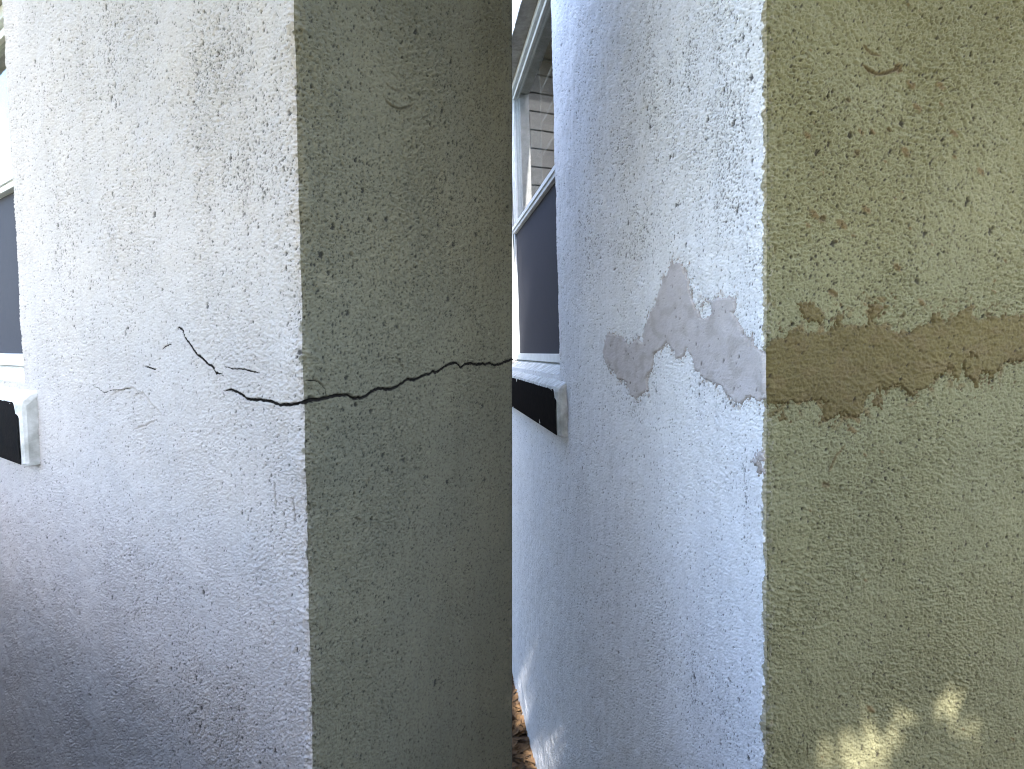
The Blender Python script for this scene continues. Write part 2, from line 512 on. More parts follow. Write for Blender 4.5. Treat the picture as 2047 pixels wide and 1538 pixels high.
def crack_ribbon(name, MATp, parent, paths, face, G, h, off=.0001):
    """V-shaped dark slot following the crack: paths = [(poly(w,t), width, endtaper)]"""
    V, Fc = [], []
    r = np.random.RandomState(5)
    for poly, width, t0, t1 in paths:
        P = np.asarray(poly); n = len(P); b = len(V)
        L = np.r_[0, np.cumsum(np.hypot(*(P[1:]-P[:-1]).T))]; L /= L[-1]
        for i in range(n):
            a = P[max(i-1, 0)]; c = P[min(i+1, n-1)]; d = (c-a)/(np.hypot(*(c-a))+1e-9)
            nr = np.array([-d[1], d[0]])
            tp = min(1, (t0 + L[i]*9) if t0 < 1 else 1, (t1+(1-L[i])*9) if t1 < 1 else 1)
            wd = width*tp*(.7+.6*r.rand())
            for k, dz in ((-1, off), (0, off-.004), (1, off)):
                q = P[i]+nr*wd*.5*k
                if k == -1: hh = sample(G, h, P[i][0], P[i][1])
                s = abs(q[0]); nn = dz+hh
                if s < .006: nn -= (.006-s)*.35
                V.append((-nn, s, q[1]) if face == 'white' else (s, -nn, q[1]))
        for i in range(n-1):
            for k in range(2):
                q = (b+i*3+k, b+(i+1)*3+k, b+(i+1)*3+k+1, b+i*3+k+1)
                Fc.append(q)
    return link_mesh(name, V, Fc, MATp, parent)

def mortar(name, G, hwall, polys, seed, rough, mat, parent, label, thick=.0022, holes=()):
    """raised skim of mortar; its feathered rim dives under the bumpy stucco so the outline comes out ragged"""
    W, T = G['W'], G['T']
    allp = np.vstack([np.asarray(p) for p in polys])
    m = .012
    r0 = np.where(((T > allp[:, 1].min()-m) & (T < allp[:, 1].max()+m)).any(1))[0]
    c0 = np.where(((W > allp[:, 0].min()-m) & (W < allp[:, 0].max()+m)).any(0))[0]
    rs, cs = slice(r0[0], r0[-1]+1), slice(c0[0], c0[-1]+1)
    w, t = W[rs, cs], T[rs, cs]
    sd_ = np.full(w.shape, -1.0)
    for p in polys: sd_ = np.maximum(sd_, poly_sdf(w, t, p))
    for p in holes: sd_ = np.minimum(sd_, -poly_sdf(w, t, p))
    rag = .0030*perlin(w/.010, t/.018, seed)+.0024*perlin(w/.0035, t/.006, seed+1)*(1 + 1.2*rough)
    sd_ = sd_ + rag
    # drag marks: thin places where the old stucco shows through
    thin = sstep(.42, .75, perlin(w/.016, t/.02, seed+2)+.5*perlin(w/.005, t/.007, seed+3))*np.exp(-np.clip(sd_, 0, 1)/.014)
    lev = thick*np.clip(sd_/.0025, -1, 1) - thin*.0024
    wx = w+.001*perlin(w*70, t*70, seed+4)
    g = .00040*perlin(wx/.0026, t/.0024, seed+5)+.00026*perlin(w/.0018, t/.0018, seed+6)+.0006*perlin((w*.6+t*.8)/.03, (w*.8-t*.6)/.003, seed+21)*sstep(.0, .5, perlin(w/.03, t/.03, seed+22))
    g = g*(1+1.1*rough) + .0007*fbm(w/.05, t/.05, seed+7, 2) + rough*(.0010*perlin(w/.013, t/.006, seed+8)+.0008*perlin(w/.005, t/.004, seed+17)+.0004*swirl(w, t, seed+9, .11, .004, .03)*1.5)
    low = G['lowf'][rs, cs]
    h = low + lev + g
    tear = pits(w, t, .014, seed+12, np.full(w.shape, .26+.30*rough), .0006, .0024, 2.2, 1.2)
    h -= .0020*tear
    Gs = dict(S=G['S'][rs, cs], T=t, base_n=G['base_n'][cs], phi=G['phi'][cs], face=G['face'])
    P = to_xyz(Gs, h)
    inside = sd_ > -.004
    keep = inside[:-1, :-1] & inside[1:, 1:] & inside[1:, :-1] & inside[:-1, 1:]
    D = np.stack([tear*.85+rough*.55*np.clip(perlin(w/.004, t/.003, seed+14), 0, 1), .5*sstep(.0, .5, perlin(w/.03, t/.02, seed+15))*(.4+.6*rough)+.5*np.exp(-np.clip(sd_, 0, 1)/.0015), .3*sstep(.2, .8, perlin(w/.02, t/.03, seed+16))], -1)
    o = grid_mesh(name, P, keep, G['face'] == 'white', mat, parent, D)
    tag(o, label)
    return sd_, rs, cs

WIN = (1.115, 2.41, 1.640, 3.15)       # window opening in the lit wall: s0, s1, t0, t1

WINL = (1.115, 2.33, 1.640, 2.66)
def window(parent, W4):
    s0, s1, t0, t1 = W4
    root = bpy.data.objects.new('window', None); COL.objects.link(root); root.parent = parent
    # x > 0 is into the wall
    rv = MB(); d = .285; th = .012
    e = .0
    # reveal: near jamb, far jamb, head (sloped a little), bottom
    rv.box(.012, d, s0-th, s0+.001, t0-.01, t1+.01)
    rv.box(.002, d, s1-.001, s1+th, t0-.01, t1+.01)
    rv.box(.002, d, s0-th+.001, s1+th-.001, t1-.001, t1+th)
    rv.build('reveal', M['reveal'], root)
    fd0, fd1 = .070, .12; fw = .034; rail = t0+.755 if t1 > 3 else t0+.55
    fr = MB()
    fr.box(fd0, fd1, s0+.001, s0+fw, t0+.035, t1-.002, .002)
    fr.box(fd0, fd1, s1-fw, s1-.001, t0+.035, t1-.002, .002)
    fr.box(fd0-.004, fd1, s0+.002, s1-.002, t1-fw-.002, t1-.003, .002)
    fr.box(fd0-.004, fd1, s0+.002, s1-.002, t0+.035, t0+.035+fw, .002)
    fr.box(fd0-.016, fd0-.006, s0+.002, s0+.012, t0+.035, t1-.03, .001)
    fr.box(fd0-.016, fd0-.006, s1-.012, s1-.002, t0+.035, t1-.03, .001)
    fr.build('frame', M['vinyl'], root)
    rl = MB(); rl.box(fd0-.008, fd1-.01, s0+fw+.001, s1-fw-.001, rail-.022, rail+.022, .003)
    rl.box(fd0-.014, fd0-.009, s0+fw+.002, s1-fw-.002, rail-.006, rail+.012, .001)
    rl.build('meeting_rail', M['vinyl'], root)
    us = MB(); a, b = s0+fw+.001, s1-fw-.001
    us.box(fd0+.010, fd1-.006, a, a+.018, rail+.024, t1-fw-.003, .002); us.box(fd0+.010, fd1-.006, b-.018, b, rail+.024, t1-fw-.003, .002)
    us.box(fd0+.010, fd1-.006, a+.019, b-.019, t1-fw-.026, t1-fw-.004, .002)
    us.build('upper_sash', M['vinyl'], root)
    gl = MB(); gl.box(.090, .094, a+.017, b-.017, rail+.02, t1-fw-.02); gl.build('glass_pane', M['glass'], root)
    sc = MB(); sc.box(.080, .083, a, b, t0+.035+fw-.002, rail-.02); sc.build('insect_screen', M['screen'], root)
    # the dim room close behind the upper pane: curtain and shelves
    rm = MB(); rm.box(.290, .298, s0-.01, s1+.01, t0-.02, t1+.02); rm.build('curtain', M['blind'], root)
    sh = MB()
    for k in range(4 if t1 > 3 else 2): sh.box(.16, .28, s0+.1, s1-.42, rail+.12+.15*k, rail+.135+.15*k)
    sh.box(.16, .28, s1-.40, s1-.385, rail, t1-.03)
    sh.build('shelf', M['shelf'], root)
    # sill: white sloped top with rounded nose and a black painted front
    prot = .030; e0, e1 = s0-.085, s1+.07; zt = t0-.010; zb = 1.448
    r = np.random.RandomState(3)
    def prof(ins):
        return [(.085, zt+.045), (.010, zt), (-prot+.012, zt-.018), (-prot+.003, zt-.026), (-prot, zt-.038), (-prot, zb+.006), (-prot+.006, zb), (.012, zb)]
    ys = np.r_[e0, e0+.004, e0+.012, np.linspace(e0+.03, e1-.01, 60), e1]
    V, Fc = [], []
    pr = prof(0); m = len(pr)
    for i, y in enumerate(ys):
        ins = .010 if i == 0 else (.003 if i == 1 else 0)
        for k, (x, z) in enumerate(pr):
            jx = .0012*r.randn() if 0 < i < len(ys)-1 else 0
            jz = .0010*r.randn()
            xx = x+ins if x < .02 else x
            if y < s0-.0 or y > s1: xx = min(xx, .012)
            V.append((xx+jx*(x < .02), y, z+jz-(ins if k < 4 else 0)))
    for i in range(len(ys)-1):
        for k in range(m-1):
            Fc.append((i*m+k, i*m+k+1, (i+1)*m+k+1, (i+1)*m+k))
    Fc.append(tuple(range(m))[::-1]); Fc.append(tuple((len(ys)-1)*m+k for k in range(m)))
    sl = link_mesh('sill', V, Fc, M['sill_white'], root)
    # black coat on the front, ragged brush edge, sitting 1.5 mm proud
    V, Fc = [], []
    yb = np.linspace(e0+.014, e1-.03, 90)
    for i, y in enumerate(yb):
        c = min(1, (y-yb[0])/.05)
        top = zt-.034-.035*(1-c)**2 + .0035*float(perlin(y*60, 2, 9)) + .003*float(perlin(y*160, 5, 9))
        lo_ = zb+.0015
        for k in range(5):
            V.append((-prot-.0042+(.003 if k in (0, 4) else 0), y+.004*float(perlin(k*.9, 3, 4))*(i == 0), top+(lo_-top)*k/4))
    for i in range(len(yb)-1):
        for k in range(4): Fc.append((i*5+k, i*5+k+1, (i+1)*5+k+1, (i+1)*5+k))
    for i in range(1): pass
    o = link_mesh('painted_front', V, Fc, M['sill_black'], root)
    return root

def core(parent, W, mat, L=3.40, H=3.4, name='rear_wall'):
    b = MB(); b.box(.30, W-.004, .014, L, GZ-.1, H-.01); b.box(.012, .299, L-.08, L-.001, GZ-.1, H-.011)
    b.build(name, mat, parent)
    r = MB(); r.box(-.05, W+.05, -.05, L+.05, H+.003, H+.10, .01); r.build('roof', M['roof'], parent)

# ---- geometry of both
zL_w = lambda s: .7+.5585*s
zL_g = lambda s: .7+.829*s
zR_w = lambda s: .7+.988*s
zR_g = lambda s: .7+.30*s

hL, ML = make_root('stucco_house', (-.2715, .7), math.atan2(.829, .5585), 0)
tag(hL, 'stucco house corner, light baked into its white and dark grey-green sides, with a long black crack running around it', 'house', 'rendered house corners')
hR, MR = make_root('stucco_house', (.3285, .7), math.atan2(.153, .988), math.radians(-1.7))
tag(hR, 'stucco house corner, light baked into its pale blue and olive sides, with the crack patched over in mortar', 'house', 'rendered house corners')

def zoom(pts, sc_, ox, oy): return [(ox+x/sc_, oy+y/sc_) for x, y in pts]
def onwall(MAT, face, pts): return np.array([px_wall(MAT, face, x, y) for x, y in pts])

# ============================ left house ============================
RC_L, RC_R = .012, .008
W_L = .489
dirtL = [(240, 110, 60, 120, .55), (400, 150, 50, 120, .55), (470, 90, 45, 80, .4), (120, 170, 70, 110, .22), (545, 300, 40, 110, .6), (470, 360, 70, 90, .45),
         (560, 150, 20, 110, .25), (585, 450, 14, 150, .3), (250, 430, 70, 160, .28), (470, 560, 70, 60, .2), (130, 480, 30, 160, .3), (330, 330, 60, 50, .2),
         (420, 1430, 140, 110, .40), (300, 1200, 90, 160, .22), (520, 1080, 60, 150, .10), (550, 1000, 14, 120, .5), (590, 640, 18, 120, .25), (100, 1200, 50, 160, .12)]
dirtLg = [(700, 480, 90, 160, .35), (950, 300, 90, 200, .45), (900, 520, 110, 160, .35), (650, 200, 40, 160, .25), (740, 780, 90, 160, .3), (960, 760, 70, 200, .3), (800, 1050, 200, 200, .1), (740, 900, 80, 80, .25), (860, 380, 40, 60, .3)]
crk = lambda pts, s, ox, oy, face, step=.0030, amp=.0010, seed=1: jag(onwall(ML, face, zoom(pts, s, ox, oy)), step, amp, seed)
Z7 = (4.094, 160, 620); Z8 = (4.549, 580, 620)
cw = [
    (crk([(1175,665),(1240,652),(1300,672),(1340,690),(1385,730),(1470,733),(1560,745),(1640,778),(1715,778),(1780,765),(1862,752)], *Z7, 'white', seed=2), .0038, .1, 1),
    (crk([(790,175),(810,140),(845,165),(870,220),(920,290),(970,365),(1000,385),(1050,440),(1080,455),(1120,520),(1160,520),(1172,545)], *Z7, 'white', seed=3), .0042, .2, .2),
    (crk([(1190,482),(1220,472),(1250,483),(1310,480),(1370,490),(1420,502),(1480,525)], *Z7, 'white', seed=4), .0017, .3, .1),
    (crk([(530,460),(565,470),(600,483),(635,482)], *Z7, 'white', seed=5), .0022, .2, .4),
    (crk([(670,325),(690,305),(715,288),(750,280),(757,262)], *Z7, 'white', seed=6), .0016, .1, .2),
    (crk([(90,612),(150,640),(200,680),(270,655),(330,655),(400,640)], *Z7, 'white', seed=7), .0011, .1, .1),
]
cg = [
    (crk([(118,850),(180,822),(300,805),(400,780),(520,775),(560,800),(640,800),(700,765),(780,712),(850,722),(910,718),(960,700),(1060,630),(1130,635),(1190,600),(1250,588),(1300,555),(1310,575),(1440,495),(1500,480),(1550,525),(1580,495),(1640,485),(1690,500),(1750,485),(1770,500),(1800,482),(1850,505),(1900,495),(1975,462),(2026,440)], *Z8, 'green', seed=8), .0044, 1, 1),
    (crk([(150,640),(190,640),(230,645),(280,680),(305,720),(313,790)], *Z8, 'green', .004, .0002, 9), .0012, .3, 1),
]
# --- lit wall, pale copy of the paint
G = wall_grid(ML, 'white', 3.40, RC_L, zL_w, WINL)
W, T, S = G['W'], G['T'], G['S']
den = gauss(W, T, dirtL, ML, 'white')
stre = .55+.9*sstep(-.3, .5, perlin(W*16, T*2.2, 60))
h, D = surface(W, T, S, 100, False, .11+den*stre*.9, .006+den*.45*stre, 1.6)
hb = blur(h, 5)
for p, wd, a, b in cw: groove(G, h, D, p, wd*.55, .005, .8 if wd > .0015 else .3, 0, lift=.0007, base=hb)
for pts, wd, dp in (([(430,705),(520,680),(610,790),(680,860)], .0022, .0014), ([(250,700),(330,660),(430,640),(520,720)], .0020, .0011), ([(440,975),(540,945),(640,900)], .0018, .0012)):
    groove(G, h, D, jag(onwall(ML, 'white', zoom(pts, *Z7)), .006, .001, 11), wd, dp*.8, .12, .35, lift=.0006)
for x0, y0, x1, y1, br in ((548, 960, 553, 1020, .2), (583, 990, 590, 1050, .2), (571, 1045, 575, 1060, 0), (612, 1080, 616, 1150, 0), (286, 1237, 288, 1252, 0), (612, 960, 616, 1000, .8)):
    groove(G, h, D, jag(onwall(ML, 'white', [(x0, y0), ((x0+x1)/2+1, (y0+y1)/2), (x1, y1)]), .004, .0012, 12), .0016, .0022, .65*(br < .5), br)
D[..., 0] = np.maximum(D[..., 0], .0)
Ph = to_xyz(G, h)
kc = lambda A: .25*(A[:-1, :-1]+A[1:, 1:]+A[:-1, 1:]+A[1:, :-1])
def keep_open(G, WIN=WIN):
    s, t = kc(G['S']), kc(G['T'])
    return ~((s > WIN[0]) & (s < WIN[1]) & (t > WIN[2]) & (t < WIN[3]))
wl = grid_mesh('lit_wall', Ph, keep_open(G, WINL), True, M['lit_L'], hL, D)
for q in cw: crack_ribbon('crack', M['crack'], wl, [q], 'white', G, hb)
# --- shaded wall, dark copy of the paint
G = wall_grid(ML, 'green', W_L, RC_L, zL_g)
W, T, S = G['W'], G['T'], G['S']
den = gauss(W, T, dirtLg, ML, 'green')
h, D = surface(W, T, S, 100, True, .28+den*.9, .010+den*.24, 1.6, .5)
hb = blur(h, 5)
for p, wd, a, b in cg: groove(G, h, D, p, wd*.55, .005, .8, 0, taper=False, lift=.0007, base=hb)
def mark(G, h, D, MAT, pts, wd, dp, dark, br, seed, lift=.0006, face='green', amp=.0006):
    groove(G, h, D, jag(onwall(MAT, face, pts), .004, amp, seed), wd, dp, dark, br, lift=lift)
mark(G, h, D, ML, [(762,188),(768,202),(778,212),(795,217),(812,214),(824,207)], .0017, .0022, .55, .5, 21)
mark(G, h, D, ML, [(766,160),(774,172),(788,180),(800,180)], .0010, .0012, .4, .4, 22)
mark(G, h, D, ML, [(786,712),(796,724),(806,738)], .0015, .0020, .5, .4, 23)
mark(G, h, D, ML, [(722,990),(731,966),(742,950)], .0010, .0010, .3, .3, 24)
mark(G, h, D, ML, [(738,1037),(742,1040)], .0022, .0060, 1.0, 0, 25)
mark(G, h, D, ML, [(706,1036),(720,1041)], .0015, .0015, .5, .4, 26)
mark(G, h, D, ML, [(696,505),(702,511)], .0026, .0022, .7, .2, 27)
mark(G, h, D, ML, [(720,455),(726,468)], .0018, .0015, .4, .3, 28)
mark(G, h, D, ML, [(614,792),(622,806)], .0040, .0035, .9, 0, 29)
Ph = to_xyz(G, h)
# turn the free end of the wall back round its own far edge
nc = Ph.shape[1]
for k, (dx, dy) in enumerate(((-.0012, .001), (0, .006), (0, .02), (0, .05))):
    col_ = nc-4+k
    Ph[:, col_, 0] = W_L+dx; Ph[:, col_, 1] = dy
wl = grid_mesh('shaded_wall', Ph, None, False, M['shaded_L'], hL, D)
for q in cg: crack_ribbon('crack', M['crack'], wl, [q], 'green', G, hb)
core(hL, W_L, M['shaded_L'], H=2.82)
window(hL, WINL)

# ============================ right house ============================
Z5 = (4.047, 1180, 480); Z6 = (4.014, 1520, 560); Z4 = (4.394, 1350, 850)
patch_w = [(650,185),(740,190),(775,260),(800,330),(815,430),(850,530),(880,590),(905,560),(900,500),(960,500),(1000,480),(1050,470),(1120,455),(1180,480),(1175,560),(1160,600),(1200,680),(1250,760),(1310,800),(1330,860),(1400,900),(1440,930),(1440,1290),(1350,1300),(1300,1260),(1250,1310),(1210,1330),(1120,1260),(1100,1210),(1070,1180),(1000,1160),(940,1130),(900,1090),(860,1050),(840,1000),(820,930),(790,870),(770,900),(750,950),(700,970),(690,920),(655,860),(620,830),(590,860),(560,900),(520,920),(515,1000),(510,1060),(460,1100),(465,1180),(470,1220),(420,1250),(380,1290),(340,1270),(310,1190),(280,1140),(220,1120),(190,1060),(150,1030),(115,960),(110,890),(130,800),(140,755),(200,765),(250,780),(285,810),(310,860),(350,820),(390,800),(430,830),(440,740),(470,650),(530,520),(575,370),(590,310),(620,280),(640,210)]
hole_w = [(885,590),(930,480),(985,520),(985,600),(940,640),(905,640)]
patch_c = [(740,215),(790,230),(800,290),(745,330),(790,380),(780,430),(730,430),(720,350),(680,330),(710,270)]
patch_g = [(20,560),(100,480),(180,460),(230,400),(290,400),(330,420),(400,425),(480,430),(540,410),(600,370),(615,270),(650,280),(640,350),(720,360),(760,390),(800,370),(870,340),(880,200),(960,190),(1000,200),(960,260),(910,320),(930,370),(1000,400),(1100,430),(1200,410),(1270,370),(1370,350),(1380,270),(1430,260),(1460,310),(1470,340),(1560,300),(1600,250),(1670,230),(1690,290),(1780,320),(1850,310),(1900,295),(2010,290),(2400,270),(2700,300),(2950,260),(3200,310),(3420,300),(3480,420),(3330,540),(3150,520),(3000,600),(2800,590),(2640,650),(2400,600),(2140,640),(2010,660),(1900,680),(1850,790),(1800,750),(1750,740),(1720,850),(1690,800),(1640,770),(1600,670),(1580,800),(1540,790),(1500,690),(1450,770),(1380,790),(1320,880),(1240,890),(1230,960),(1160,900),(1120,850),(1060,840),(1010,880),(960,900),(930,870),(850,930),(820,970),(810,1090),(740,1110),(640,1080),(570,1100),(550,1120),(480,1120),(500,990),(430,960),(330,990),(250,990),(170,1000),(20,1020)]
isl_g = [[(290,190),(390,180),(480,220),(520,300),(480,340),(400,350),(320,290)], [(890,970),(960,930),(965,1030),(900,1000)], [(160,1050),(192,1060),(190,1110),(150,1120)]]
dirtR = [(1280, 110, 30, 70, .45), (1400, 90, 60, 90, .5), (1330, 200, 60, 90, .4), (1470, 200, 45, 120, .45), (1480, 330, 40, 110, .5), (1400, 290, 60, 80, .3), (1270, 470, 60, 60, .35),
         (1180, 400, 30, 200, .2), (1440, 420, 60, 80, .25), (1500, 520, 22, 100, .4), (1170, 150, 20, 120, .25), (1240, 300, 30, 100, .2), (1190, 1200, 50, 200, .12), (1490, 950, 10, 60, .5), (1494, 1020, 8, 90, .5),
         (1400, 1380, 110, 90, .30), (1300, 1250, 70, 120, .12), (1260, 800, 40, 30, .3), (1290, 720, 30, 60, .15), (1440, 800, 60, 25, .4), (1490, 640, 25, 60, .3)]
dirtRg = [(1750, 250, 130, 120, .45), (1900, 220, 100, 120, .35), (1620, 330, 60, 120, .35), (1800, 420, 120, 100, .4), (1700, 520, 100, 80, .4), (1950, 480, 90, 120, .35), (1620, 560, 70, 60, .4), (1850, 570, 90, 60, .3),
          (1750, 960, 150, 80, .12), (1880, 850, 60, 40, .25), (1640, 780, 60, 60, .1), (1900, 1450, 140, 100, .12), (1680, 860, 60, 40, .3), (1580, 140, 60, 100, .2)]
# --- lit wall, pale copy of the paint
G = wall_grid(MR, 'white', 3.40, RC_R, zR_w, WIN)
W, T, S = G['W'], G['T'], G['S']
den = gauss(W, T, dirtR, MR, 'white')
stre = .55+.9*sstep(-.3, .5, perlin(W*16, T*2.2, 61))
pw = onwall(MR, 'white', zoom(patch_w, *Z5)); pc = onwall(MR, 'white', zoom(patch_c, *Z4))
hole = onwall(MR, 'white', zoom(hole_w, *Z5))
m = (abs(W) < .75) & (T > pw[:, 1].min()-.04) & (T < pw[:, 1].max()+.04)
sdw = np.full(W.shape, -1.0); sdw[m] = poly_sdf(W[m], T[m], pw)
rim = np.exp(-(sdw/.010)**2)
h, D = surface(W, T, S, 200, False, .11+den*stre*1.1+.25*rim, .006+den*.42*stre+.22*rim, 1.0, pe=.0075)
G['lowf'] = blur(h, 7)
D[..., 1] = np.maximum(D[..., 1], rim*.7*sstep(.15, .6, perlin(W/.012, T/.012, 66)))
def crumbs(h, D, rim, seed, am=1.0):
    cb = pits(W, T, .0060, seed, np.clip(rim*.75*am, 0, .8), .0008, .0030, 1.7, 1.2, .8)*(sstep(-.5, .4, perlin(W/.02, T/.02, seed+1)))
    h -= .0022*cb
    D[..., 0] = np.maximum(D[..., 0], .62*cb); D[..., 1] = np.maximum(D[..., 1], np.clip(cb*2, 0, .9))
crumbs(h, D, np.exp(-((sdw+.003)/.008)**2), 140)
h -= .0012*sstep(-.004, .006, sdw)
for x0, y0, x1, y1, br in ((1488, 925, 1490, 975, 0), (1491, 985, 1494, 1010, 0), (1524, 1010, 1528, 1035, 0), (1523, 1110, 1525, 1130, 0), (1500, 790, 1515, 792, .0), (1430, 590, 1434, 640, .5)):
    groove(G, h, D, jag(onwall(MR, 'white', [(x0, y0), ((x0+x1)/2+1, (y0+y1)/2), (x1, y1)]), .004, .0010, 12), .0014, .0020, .65, br)
wl = grid_mesh('lit_wall', to_xyz(G, h), keep_open(G), True, M['lit_R'], hR, D)
mortar('mortar_patch', G, h, [pw], 300, .15, M['mortar_lit'], wl, 'smooth mortar patch, sky light put into its grey colour, with a peaked ragged outline', .0024, [hole])
mortar('mortar_patch', G, h, [pc], 330, 1.0, M['mortar_lit'], wl, 'small rough lump of mortar coloured skylit grey on the corner edge', .0022)
# --- shaded wall, dark copy of the paint
G = wall_grid(MR, 'green', 2.5, RC_R, zR_g)
W, T, S = G['W'], G['T'], G['S']
den = gauss(W, T, dirtRg, MR, 'green')
pg = onwall(MR, 'green', zoom(patch_g, *Z6)); ig = [onwall(MR, 'green', zoom(q, *Z6)) for q in isl_g]
m = (abs(W) < .8) & (T > pg[:, 1].min()-.06) & (T < pg[:, 1].max()+.06)
sdg = np.full(W.shape, -1.0); sdg[m] = poly_sdf(W[m], T[m], pg)
rim = np.exp(-(sdg/.014)**2)
h, D = surface(W, T, S, 200, True, .20+den*.45+.2*rim, .006+den*.24+.2*rim, 1.0, .5)
G['lowf'] = blur(h, 7)
D[..., 1] = np.maximum(D[..., 1], rim*.8*sstep(.1, .55, perlin(W/.014, T/.012, 67)))
# brown chips scattered over the upper part
ch = pits(W, T, .03, 71, np.clip(den*.5+.04, 0, .5), .0015, .006, 2.0, -.7)
D[..., 1] = np.maximum(D[..., 1], ch*.8); h += .0006*ch
for pts, wd, dp, dk, br in (([(1723,88),(1732,101),(1745,108),(1762,110)], .0014, .0014, .4, .5), ([(1722,127),(1733,139),(1750,146),(1770,146),(1790,138),(1798,134)], .0020, .0026, .55, .7),
        ([(1788,130),(1800,142)], .0040, .002, .5, .9), ([(1676,972),(1681,974)], .0020, .006, 1, 0), ([(1642,968),(1656,972)], .0026, .0016, .4, .6), ([(1654,945),(1668,912),(1688,888)], .0011, .0011, .3, .5),
        ([(1640,432),(1648,442)], .0036, .0022, .6, .7), ([(1612,1484),(1612,1520)], .0008, .002, .9, 0), ([(1690,196),(1697,204)], .0022, .002, .7, .4), ([(1655,580),(1672,592)], .0024, .002, .4, .8),
        ([(1708,300),(1716,310)], .0024, .0022, .6, .6), ([(1770,258),(1778,262)], .0022, .002, .6, .6), ([(1933,325),(1936,323)], .0018, .003, .9, 0), ([(1798,630),(1806,634)], .003, .0025, .6, .4)):
    mark(G, h, D, MR, pts, wd, dp, dk, br, 41)
crumbs(h, D, np.exp(-((sdg+.004)/.011)**2), 150, .8)
h -= .0010*sstep(-.004, .006, sdg)
wl = grid_mesh('shaded_wall', to_xyz(G, h), None, False, M['shaded_R'], hR, D)
hg = onwall(MR, 'green', zoom([(1655,590),(1700,610),(1710,630),(1660,615)], *Z6))
mortar('mortar_patch', G, h, [pg]+ig, 360, 1.0, M['mortar_shaded'], wl, 'rough mortar band, shade put into its tan brown colour, with torn edges', .0028, [hg])
core(hR, 2.5, M['shaded_R'])
window(hR, WIN)

# ------------------------------------------------------------------ dead leaves on the mulch (uncountable)
r = np.random.RandomState(21)
V, Fc = [], []
for i in range(5200):
    if i < 3400: x, y = r.uniform(-.75, .12), r.uniform(1.4, 4.2)
    else: x, y = r.uniform(-3.5, 2.6), r.uniform(.0, 5)
    s = r.uniform(.012, .045); a = r.uniform(0, 6.28); tl = r.uniform(-.6, .6); z = GZ+.032+r.uniform(0, .025)
    ca, sa = math.cos(a), math.sin(a); b = len(V)
    for u, v_, w_ in ((-1, 0, 0), (-.3, -.42, .25), (.45, -.33, .2), (1, 0, 0), (.45, .33, .2), (-.3, .42, .25)):
        V.append((x+s*(u*ca-v_*sa), y+s*(u*sa+v_*ca), z+s*(w_*.8+u*tl*.5)))
    Fc += [(b, b+1, b+2, b+3), (b, b+3, b+4, b+5)]
o = link_mesh('leaf_litter', V, Fc, M['litter']); tag(o, 'brown dead leaves lying on the mulch along the wall base', 'leaves', kind='stuff')

# ------------------------------------------------------------------ fence left of the photographer, unseen, added to block low sky from the lit wall
fr_ = bpy.data.objects.new('added_fence', None); COL.objects.link(fr_)
uL = np.array([-.829, .5585]); nL = np.array([-.5585, -.829])
FD = .74
p0 = np.array([-.2715, .7]) + nL*FD - uL*.9
fr_.location = (p0[0], p0[1], GZ); fr_.rotation_euler = (0, 0, math.atan2(uL[1], uL[0]))
tag(fr_, 'weathered dark board fence added unseen opposite the lit wall to block low sky', 'fence')
FH = 1.82; FLn = 4.6
b = MB(); x = 0
while x < FLn:
    wd = rnd.uniform(.12, .145); b.box(x, x+wd-.004, 0, .02, .02, FH+rnd.uniform(-.01, .01), .002); x += wd
b.build('added_fence_boards', M['wood'], fr_)
b = MB(); b.box(0, FLn, -.045, -.004, .35, .44); b.box(0, FLn, -.045, -.004, FH-.35, FH-.26); b.build('added_fence_rail', M['wood'], fr_)
for k in range(3):
    b = MB(); b.box(.02+k*2.2, .11+k*2.2, -.14, -.048, -.05, FH+.05, .004); b.build('added_fence_post', M['wood'], fr_)

# ------------------------------------------------------------------ clipped hedge behind the photographer, unseen, put in to darken the lower walls
hd = bpy.data.objects.new('added_hedge', None); COL.objects.link(hd); hd.location = (0, -.95, GZ)
tag(hd, 'dark clipped evergreen hedge put in unseen behind the photographer to block low sky', 'added_hedge')
r = np.random.RandomState(8)
V, Fc = [], []
for i in range(22000):
    c = np.array([r.uniform(-2.2, 3.6), r.uniform(-.32, .32), r.uniform(.02, HEDGE_H)])
    s_ = r.uniform(.03, .055); A = r.randn(3); A /= np.linalg.norm(A); B = np.cross(A, r.randn(3)); B /= np.linalg.norm(B); b = len(V)
    for a_, b_2 in ((-1, 0), (-.2, -.5), (.5, -.4), (1, 0), (.5, .4), (-.2, .5)): V.append(tuple(c+A*s_*a_+B*s_*b_2))
    Fc += [(b, b+1, b+2, b+3), (b, b+3, b+4, b+5)]
link_mesh('added_hedge_foliage', V, Fc, M['leaf'], hd)
b = MB()
for k in range(12): b.box(-2+.5*k, -1.96+.5*k, -.02, .02, -.05, HEDGE_H-.25)
b.build('added_hedge_stems', M['bark'], hd)

